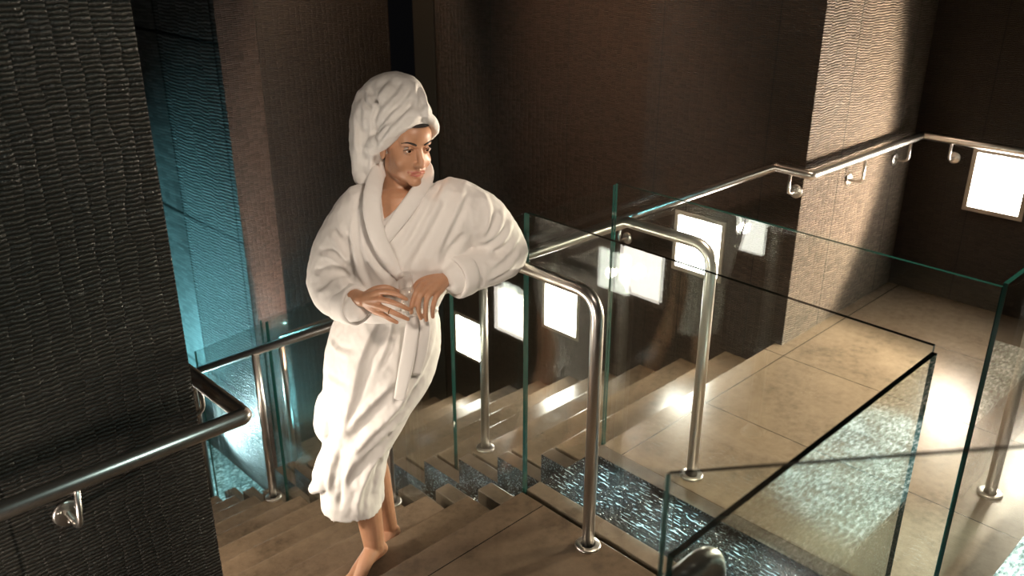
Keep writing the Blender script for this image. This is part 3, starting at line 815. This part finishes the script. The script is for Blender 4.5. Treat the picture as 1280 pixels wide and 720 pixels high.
def sleeve(pts): limb(rb, [(Vector(p), r) for p, r in pts], 7, 28)
sleeve([((-0.4759, -0.0000, 1.1904), .080), ((-0.5273, -0.0000, 1.1100), .083), ((-0.5718, -0.0050, 1.0214), .080), ((-0.5889, -0.0250, 0.9541), .078), ((-0.5533, -0.0900, 0.9259), .070), ((-0.4973, -0.1500, 0.9276), .058)])
sleeve([((-0.1869, -0.0000, 1.2062), .088), ((-0.1126, 0.0200, 1.1571), .090), ((-0.0470, 0.0500, 1.0785), .080), ((-0.0264, 0.0550, 1.0236), .080), ((-0.0779, -0.0000, 1.0055), .074), ((-0.1327, -0.0550, 1.0025), .066), ((-0.1716, -0.0900, 1.0002), .060)])
# trailing front corner of the skirt
limb(rb, [(Vector((-0.5959, -0.0700, 0.3484)), .055), (Vector((-0.6365, -0.0900, 0.2797)), .050), (Vector((-0.6609, -0.1000, 0.2302)), .040), (Vector((-0.6901, -0.1050, 0.2036)), .020)], 6, 18)
limb(rb, [(Vector((-0.6171, -0.0500, 0.5120)), .055), (Vector((-0.6296, -0.0700, 0.4451)), .05), (Vector((-0.6276, -0.0750, 0.3905)), .03)], 6, 18)
rme = fuse(rb, .0050, 4, .5)
# the open neck: the cloth falls back there and the chest shows
V = getv(rme); NECK = [(p[0], p[2]) for p in ((-0.4048, -0.0500, 1.3740), (-0.2133, -0.0500, 1.3740), (-0.2414, -0.0500, 1.3342), (-0.3096, -0.1000, 1.2708), (-0.3977, -0.1300, 1.1842), (-0.3987, -0.1000, 1.2783))]
inn = np.zeros(len(V), bool); j = len(NECK) - 1
for i in range(len(NECK)):
    (xi, zi), (xj, zj) = NECK[i], NECK[j]
    c = ((zi > V[:, 2]) != (zj > V[:, 2])) & (V[:, 0] < (xj - xi) * (V[:, 2] - zi) / (zj - zi + 1e-12) + xi); inn ^= c; j = i
inn &= V[:, 1] < .02
dd, _, _ = seg_dist(V[:, [0, 2]], NECK + NECK[:1])
V[:, 1] += np.where(inn, np.clip(dd / .012, 0, 1) * .075, 0); V[:, 2] -= np.where(inn, np.clip(dd / .012, 0, 1) * .03, 0)
setv(rme, V)
FR = [
 # chest: folds fanning from the overlap to the shoulder
 ('p', .010, .012, [(-0.1874, -0.1000, 1.3158), (-0.2287, -0.1300, 1.2324), (-0.3066, -0.1300, 1.1040), (-0.3552, -0.1300, 1.0166)]),
 ('p', .008, .010, [(-0.2208, -0.1000, 1.3232), (-0.2772, -0.1300, 1.2248), (-0.3432, -0.1300, 1.1092)]),
 ('p', .008, .011, [(-0.1447, -0.1000, 1.2909), (-0.1790, -0.1300, 1.1995), (-0.2465, -0.1300, 1.0698)]),
 ('v', .009, .012, [(-0.2499, -0.1000, 1.3158), (-0.3082, -0.1300, 1.2324), (-0.3663, -0.1300, 1.1353)]),
 ('p', .010, .012, [(-0.4560, -0.1000, 1.2532), (-0.4623, -0.1300, 1.1611), (-0.4388, -0.1300, 1.0698), (-0.3936, -0.1300, 0.9977)]),
 ('p', .008, .010, [(-0.4872, -0.1000, 1.2227), (-0.4933, -0.1300, 1.1353), (-0.4761, -0.1300, 1.0300), (-0.4456, -0.1300, 0.9625)]),
 ('v', .010, .012, [(-0.5120, -0.1000, 1.1505), (-0.4989, -0.1300, 1.0566), (-0.4982, -0.1300, 0.9977)]),
 ('v', .012, .014, [(-0.1380, -0.1000, 1.1453), (-0.1925, -0.1200, 1.0845), (-0.2162, -0.1200, 1.0393)]),
 # left sleeve: bunched elbow
 ('p', .009, .010, [(-0.0985, -0.0500, 1.2633), (-0.0697, -0.0500, 1.1909), (-0.0957, -0.0500, 1.1063)]),
 ('p', .010, .010, [(-0.0300, -0.0300, 1.2001), (-0.0454, -0.0300, 1.1393), (-0.1010, -0.0500, 1.0929)]),
 ('p', .009, .009, [(0.0000, -0.0300, 1.1579), (-0.0254, -0.0300, 1.0991), (-0.0862, -0.0500, 1.0579)]),
 ('p', .008, .009, [(0.0254, -0.0300, 1.1045), (-0.0102, -0.0300, 1.0557), (-0.0713, -0.0500, 1.0252)]),
 ('p', .007, .009, [(0.0307, -0.0300, 1.0503), (-0.0154, -0.0300, 1.0063), (-0.0820, -0.0500, 0.9866)]),
 ('v', .008, .010, [(-0.1310, -0.0800, 1.0369), (-0.0864, -0.0800, 0.9769)]),
 # right sleeve
 ('p', .009, .011, [(-0.5762, -0.0500, 1.1462), (-0.5410, -0.0700, 1.1003), (-0.5098, -0.0800, 1.0234)]),
 ('p', .009, .010, [(-0.6138, -0.0500, 1.0579), (-0.5625, -0.0800, 1.0585), (-0.5128, -0.1000, 1.0043)]),
 ('p', .008, .010, [(-0.6323, -0.0500, 0.9922), (-0.5733, -0.1000, 1.0016), (-0.5139, -0.1300, 0.9869)]),
 ('p', .008, .009, [(-0.6120, -0.0800, 0.9493), (-0.5560, -0.1200, 0.9827), (-0.4991, -0.1600, 0.9834)]),
 ('v', .008, .010, [(-0.5678, -0.1000, 0.8800), (-0.5280, -0.1500, 0.9521), (-0.4902, -0.1800, 0.9920)]),
 # waist gathers above and below the belt
 ('v', .016, .012, [(-0.5542, -0.1000, 0.8574), (-0.4492, -0.1400, 0.8816), (-0.3531, -0.1400, 0.8872), (-0.2324, -0.1000, 0.8912)]),
 ('r', .012, .014, [(-0.5104, -0.1000, 0.8968), (-0.4145, -0.1400, 0.9148), (-0.3311, -0.1400, 0.9258)]),
 ('p', .007, .008, [(-0.4301, -0.1400, 0.8649), (-0.4544, -0.1400, 0.8001), (-0.4847, -0.1400, 0.7282)]),
 ('p', .007, .008, [(-0.3795, -0.1400, 0.8649), (-0.3990, -0.1400, 0.7858), (-0.4404, -0.1400, 0.6932)]),
 ('p', .006, .008, [(-0.2730, -0.1400, 0.8705), (-0.2859, -0.1400, 0.8001), (-0.3178, -0.1400, 0.7137)]),
 ('p', .006, .008, [(-0.2473, -0.1200, 0.8555), (-0.2578, -0.1200, 0.7758), (-0.2934, -0.1200, 0.6588)]),
 # skirt: the lapped front edge and the drapes pulled round the front leg
 ('e', .016, .007, [(-0.5689, -0.1600, 0.4201), (-0.5142, -0.1600, 0.5919), (-0.4655, -0.1500, 0.7623), (-0.4095, -0.1400, 0.8705)]),
 ('v', .010, .010, [(-0.5015, -0.1600, 0.5859), (-0.4575, -0.1500, 0.7277), (-0.4010, -0.1400, 0.8425)]),
 ('p', .015, .016, [(-0.3472, -0.1400, 0.6932), (-0.4211, -0.1600, 0.6217), (-0.5057, -0.1600, 0.5253), (-0.5760, -0.1600, 0.4326)]),
 ('p', .012, .014, [(-0.3067, -0.1400, 0.6697), (-0.3792, -0.1500, 0.5497), (-0.4733, -0.1600, 0.4545), (-0.5666, -0.1600, 0.3440)]),
 ('p', .014, .016, [(-0.3568, -0.1300, 0.5132), (-0.4551, -0.1500, 0.4261), (-0.5418, -0.1500, 0.3372), (-0.5931, -0.1500, 0.2328)]),
 ('p', .012, .013, [(-0.3955, -0.1200, 0.4067), (-0.4678, -0.1400, 0.3303), (-0.5183, -0.1400, 0.2256), (-0.5413, -0.1400, 0.1316)]),
 ('v', .010, .012, [(-0.4267, -0.1200, 0.3329), (-0.4685, -0.1300, 0.2515), (-0.4894, -0.1300, 0.1376)]),
 ('p', .009, .012, [(-0.5933, -0.1400, 0.3944), (-0.6208, -0.1500, 0.2984), (-0.6351, -0.1500, 0.1896)]),
 ('v', .012, .012, [(-0.5677, -0.1500, 0.3532), (-0.5859, -0.1500, 0.2559), (-0.5975, -0.1500, 0.1392)]),
 ('p', .006, .010, [(-0.6071, -0.0800, 0.7616), (-0.5565, -0.1200, 0.7469), (-0.4986, -0.1400, 0.7514)]),
 ('p', .005, .010, [(-0.6168, -0.0800, 0.6429), (-0.5651, -0.1200, 0.6349), (-0.5223, -0.1400, 0.6342)]),
 ('p', .007, .011, [(-0.2588, -0.1200, 0.7469), (-0.3138, -0.1300, 0.6494), (-0.3698, -0.1300, 0.5744)]),
]
folds(rme, FR, True, 1)
crumple(rme, .0042, 14.0, (1, 1, .5)); crumple(rme, .0022, 42.0, (1, 1, .7), 5.0)
relax(rme, 1, .4)
robe = child('robe', rme, M['robe'])

def ribbon(name, pts, wid, th, mats, parent, nrm=(0, -1, 0), puck=0.0, n=6, widths=None, roll=.0):
    """soft thick band of cloth along a path, lying across nrm"""
    rows = [Vector(q) for q in spline([tuple(p) for p in pts], n)]; bm = bmesh.new(); rings = []
    nn = Vector(nrm).normalized(); K = 20
    for i, p in enumerate(rows):
        d = (rows[min(i + 1, len(rows) - 1)] - rows[max(i - 1, 0)]).normalized()
        sd = d.cross(nn).normalized(); up = sd.cross(d).normalized(); t = i / (len(rows) - 1)
        w_ = (np.interp(t, np.linspace(0, 1, len(widths)), widths) if widths else wid) / 2
        ring = []
        for k in range(K):
            a = 2 * PI * k / K; c, s_ = math.cos(a), math.sin(a)
            x = math.copysign(abs(c) ** .55, c) * w_; y = math.copysign(abs(s_) ** .7, s_) * th / 2
            y += roll * (x / max(w_, 1e-6)) ** 2
            y += puck * math.sin(i * 2.3 + x * 90) * .5
            ring.append(bm.verts.new(p + sd * x + up * y))
        if rings:
            for k in range(K): bm.faces.new((rings[-1][k], rings[-1][(k + 1) % K], ring[(k + 1) % K], ring[k]))
        rings.append(ring)
    for r in (rings[0], rings[-1]):
        bm.faces.new(r)
    return child(name, bm, mats, parent)
# shawl collar: image-left lapel crosses over, the other slopes into the overlap
ribbon('robe_collar', [(-0.3274, 0.0850, 1.3155), (-0.3867, 0.0500, 1.3197), (-0.4133, -0.0150, 1.3144), (-0.4226, -0.0850, 1.2789), (-0.4221, -0.1280, 1.2242), (-0.4077, -0.1420, 1.1499), (-0.3755, -0.1420, 1.0718), (-0.3471, -0.1380, 1.0118)], .05, .016, M['robe'], robe, (0, -1, .12), .0035, 7, [.035, .045, .05, .056, .056, .052, .045, .03], -.004)
ribbon('robe_collar', [(-0.3274, 0.0850, 1.3155), (-0.2780, 0.0500, 1.3197), (-0.2659, -0.0100, 1.2977), (-0.2907, -0.0750, 1.2632), (-0.3323, -0.1170, 1.2130), (-0.3722, -0.1300, 1.1611), (-0.3961, -0.1320, 1.1230)], .05, .015, M['robe'], robe, (0, -1, .12), .002, 7, [.035, .042, .045, .05, .05, .045, .03], -.004)
# belt: loop at the waist and the hanging end
bt = ribbon('robe_belt', [(-0.5474, -0.0550, 0.8480), (-0.4699, -0.1250, 0.8719), (-0.3898, -0.1500, 0.8835), (-0.3142, -0.1480, 0.8909), (-0.2649, -0.1100, 0.8874), (-0.2570, -0.0600, 0.8674)], .04, .012, M['robe'], robe, (0, -1, .1), .002)
ribbon('belt_end', [(-0.3107, -0.1550, 0.8969), (-0.3137, -0.1700, 0.8513), (-0.3271, -0.1720, 0.7736), (-0.3470, -0.1680, 0.6851), (-0.3679, -0.1600, 0.5949)], .042, .010, M['robe'], robe, (0, -1, .1), .0015, 7, [.034, .044, .046, .044, .036])
ribbon('belt_end', [(-0.2812, -0.1500, 0.8946), (-0.2744, -0.1600, 0.8521), (-0.2881, -0.1580, 0.7664), (-0.3104, -0.1500, 0.6811)], .036, .009, M['robe'], robe, (.2, -1, .1), .0015, 7, [.03, .036, .036, .03])
def cuff(c0, c1, r0, r1, name='cuff'):
    """open turned-back sleeve end"""
    c0, c1 = Vector(c0), Vector(c1); ax = (c1 - c0).normalized(); q = Vector((0, 0, 1)).rotation_difference(ax); L = (c1 - c0).length
    bm = bmesh.new()
    add_lathe(bm, [(r0 - .006, 0), (r0 + .004, .002), (r0 + .007, L * .3), (r1 + .007, L * .85), (r1 + .005, L), (r1, L + .002), (r1 - .006, L), (r1 - .010, L * .6), (r0 - .030, L * .25), (0.012, L * .2)], c0, ax, 40)
    for v in bm.verts:
        k = mnoise.noise(v.co * 24.0); v.co += (v.co - (c0 + ax * (v.co - c0).dot(ax))).normalized() * k * .006
    return child(name, bm, M['robe'], robe)
cuff((-0.1426, -0.0620, 0.9998), (-0.1836, -0.1000, 0.9989), .064, .061)
cuff((-0.5256, -0.1200, 0.9197), (-0.4821, -0.1650, 0.9315), .057, .056)

# --- towel turban
tb = bmesh.new()
ell(tb, H(0, -.026, .080), (.088, .104, .076), HR, 36)
ell(tb, (-0.3458, 0.0300, 1.5324), (.085, .09, .068), None, 32)
ell(tb, (-0.3996, 0.0500, 1.4893), (.085, .085, .08), None, 32)
ell(tb, H(0, -.05, .02), (.086, .075, .075), HR, 28)
limb(tb, [(H(.082, .000, .020), .017), (H(.074, .046, .050), .015), (H(.046, .074, .087), .015), (H(.012, .080, .110), .017)], 6, 18)
limb(tb, [(H(.016, .076, .118), .019), (H(-.026, .069, .097), .023), (H(-.060, .042, .058), .026), (H(-.081, .000, .012), .027), (H(-.080, -.05, -.015), .028)], 6, 18)
limb(tb, [(H(.012, .064, .112), .028), (Vector((-0.3069, -0.0000, 1.5668)), .038), (Vector((-0.3680, 0.0300, 1.5710)), .045), (Vector((-0.4210, 0.0500, 1.5432)), .042), (Vector((-0.4549, 0.0600, 1.4971)), .040)], 7, 22)
limb(tb, [(Vector((-0.4510, 0.0500, 1.5335)), .030), (Vector((-0.4638, 0.0550, 1.4634)), .040), (Vector((-0.4688, 0.0550, 1.3878)), .042), (Vector((-0.4672, 0.0500, 1.3249)), .040), (Vector((-0.4667, 0.0450, 1.2820)), .036)], 7, 22)
limb(tb, [(Vector((-0.4208, 0.0300, 1.4191)), .040), (Vector((-0.4346, 0.0300, 1.3559)), .034), (Vector((-0.4426, 0.0300, 1.3071)), .028)], 7, 20)
tme = fuse(tb, .0042, 5, .5)
FT = [
 ('p', .007, .008, [(-0.4007, -0.0500, 1.4036), (-0.3528, -0.0600, 1.4643), (-0.2908, -0.0800, 1.5256), (-0.2656, -0.0600, 1.5591)]),
 ('p', .007, .008, [(-0.4086, -0.0500, 1.4330), (-0.3608, -0.0600, 1.4930), (-0.3050, -0.0700, 1.5470), (-0.2819, -0.0500, 1.5852)]),
 ('p', .007, .009, [(-0.4113, -0.0500, 1.4669), (-0.3784, -0.0600, 1.5168), (-0.3286, -0.0600, 1.5684), (-0.3104, -0.0400, 1.6021)]),
 ('p', .006, .008, [(-0.4150, -0.0400, 1.5079), (-0.3893, -0.0500, 1.5572), (-0.3530, -0.0400, 1.5974)]),
 ('v', .012, .008, [(-0.4074, -0.0400, 1.3962), (-0.4180, -0.0400, 1.4598), (-0.4043, -0.0400, 1.5269), (-0.4185, -0.0200, 1.5752)]),
 ('p', .008, .008, [(-0.4408, -0.0000, 1.5716), (-0.4257, -0.0200, 1.5373), (-0.4014, -0.0300, 1.5202)]),
 ('v', .007, .007, [(-0.4565, -0.0000, 1.5526), (-0.4406, -0.0200, 1.5277), (-0.4163, -0.0300, 1.5106)]),
 ('p', .007, .008, [(-0.4723, -0.0000, 1.5334), (-0.4780, -0.0000, 1.4508), (-0.4800, -0.0000, 1.3510)]),
 ('v', .007, .008, [(-0.4359, -0.0000, 1.4996), (-0.4487, -0.0000, 1.4137), (-0.4473, -0.0000, 1.3205)]),
 ('p', .006, .007, [(-0.4240, -0.0000, 1.3762), (-0.4363, -0.0000, 1.3383), (-0.4440, -0.0000, 1.2948)]),
 ('e', .007, .006, [(-0.5022, -0.0000, 1.3862), (-0.4682, -0.0000, 1.3787), (-0.4382, -0.0000, 1.3862)]),
 ('v', .009, .007, [(-0.2738, -0.0900, 1.5159), (-0.2674, -0.0700, 1.5493), (-0.2768, -0.0500, 1.5945)]),
 ('p', .006, .007, [(-0.2498, -0.0800, 1.4926), (-0.2516, -0.0700, 1.5329), (-0.2628, -0.0600, 1.5684)]),
]
folds(tme, FT, True, 1); crumple(tme, .003, 22.0); crumple(tme, .0012, 70.0, (1, 1, 1), 3.0); relax(tme, 1, .4)
child('towel_turban', tme, M['terry'])

# --- ring on her finger
bm = bmesh.new(); c = Vector((-0.3682, -0.2505, 0.9514)); ax = (Vector((-0.3392, -0.2560, 0.9407)) - Vector((-0.3855, -0.2450, 0.9568))).normalized()
add_lathe(bm, [(.0090, -.0012), (.0102, -.0012), (.0102, .0012), (.0090, .0012), (.0090, -.0012)], c, ax, 24)
child('finger_ring', bm, simple('gold band', (.8, .55, .25), .2, 1.0))

# --- the small glass between her hands
g0, g1 = Vector((-0.3165, -0.2000, 0.9122)), Vector((-0.3240, -0.1950, 1.0509))
W2 = person.matrix_basis if hasattr(person, 'matrix_basis') else person.matrix_world
RZ = Matrix.Rotation(AH - PI / 2, 3, 'Z'); wg0 = ORG + RZ @ g0; gax = (RZ @ (g1 - g0)).normalized(); GL = (g1 - g0).length
gt = thing('drinking_glass', 'small clear glass of water held between the two hands', 'glass', wg0)
M['tumbler'] = glass_sheet('clear drinking glass', (.995, .995, .995), .07)
M['drink'] = glass_sheet('still water', (.99, .985, .97), .03, .22)
bm = bmesh.new(); R0 = .0225
add_lathe(bm, [(0, 0), (R0 - .003, 0), (R0 - .001, .003), (R0, GL * .4), (R0, GL - .001), (R0 - .0009, GL), (R0 - .0018, GL - .001), (R0 - .0018, GL * .4), (R0 - .003, .012), (0, .012)], (0, 0, 0), gax, 40)
from_bm('glass_wall', bm, M['tumbler'], gt)
bm = bmesh.new(); add_lathe(bm, [(0, .0125), (R0 - .0032, .0125), (R0 - .0021, GL * .4), (R0 - .0021, GL * .62), (0, GL * .62)], (0, 0, 0), gax, 36)
from_bm('water', bm, M['drink'], gt)

# ------------------------------------------------------------------ camera and view
cam = bpy.data.cameras.new('camera'); co = bpy.data.objects.new('camera', cam); COL.objects.link(co)
cam.sensor_width = 36.0; cam.lens = 36.0 * 1100 / 1280; cam.clip_start = .02
co.location = (0, 0, 2.05)
A, P = math.radians(46), math.radians(23)
co.rotation_euler = Vector((math.cos(A) * math.cos(P), math.sin(A) * math.cos(P), -math.sin(P))).to_track_quat('-Z', 'Y').to_euler()
scn.camera = co
cam.dof.use_dof = True; cam.dof.focus_distance = 2.85; cam.dof.aperture_fstop = 3.2
w = bpy.data.worlds.new('world'); scn.world = w; w.use_nodes = True
w.node_tree.nodes['Background'].inputs[0].default_value = (.02, .02, .022, 1); w.node_tree.nodes['Background'].inputs[1].default_value = .1
scn.view_settings.view_transform = 'Standard'; scn.view_settings.look = 'None'
scn.view_settings.exposure = 0; scn.view_settings.gamma = 1; scn.view_settings.use_curve_mapping = False
scn.cycles.transparent_max_bounces = 40; scn.cycles.max_bounces = 8
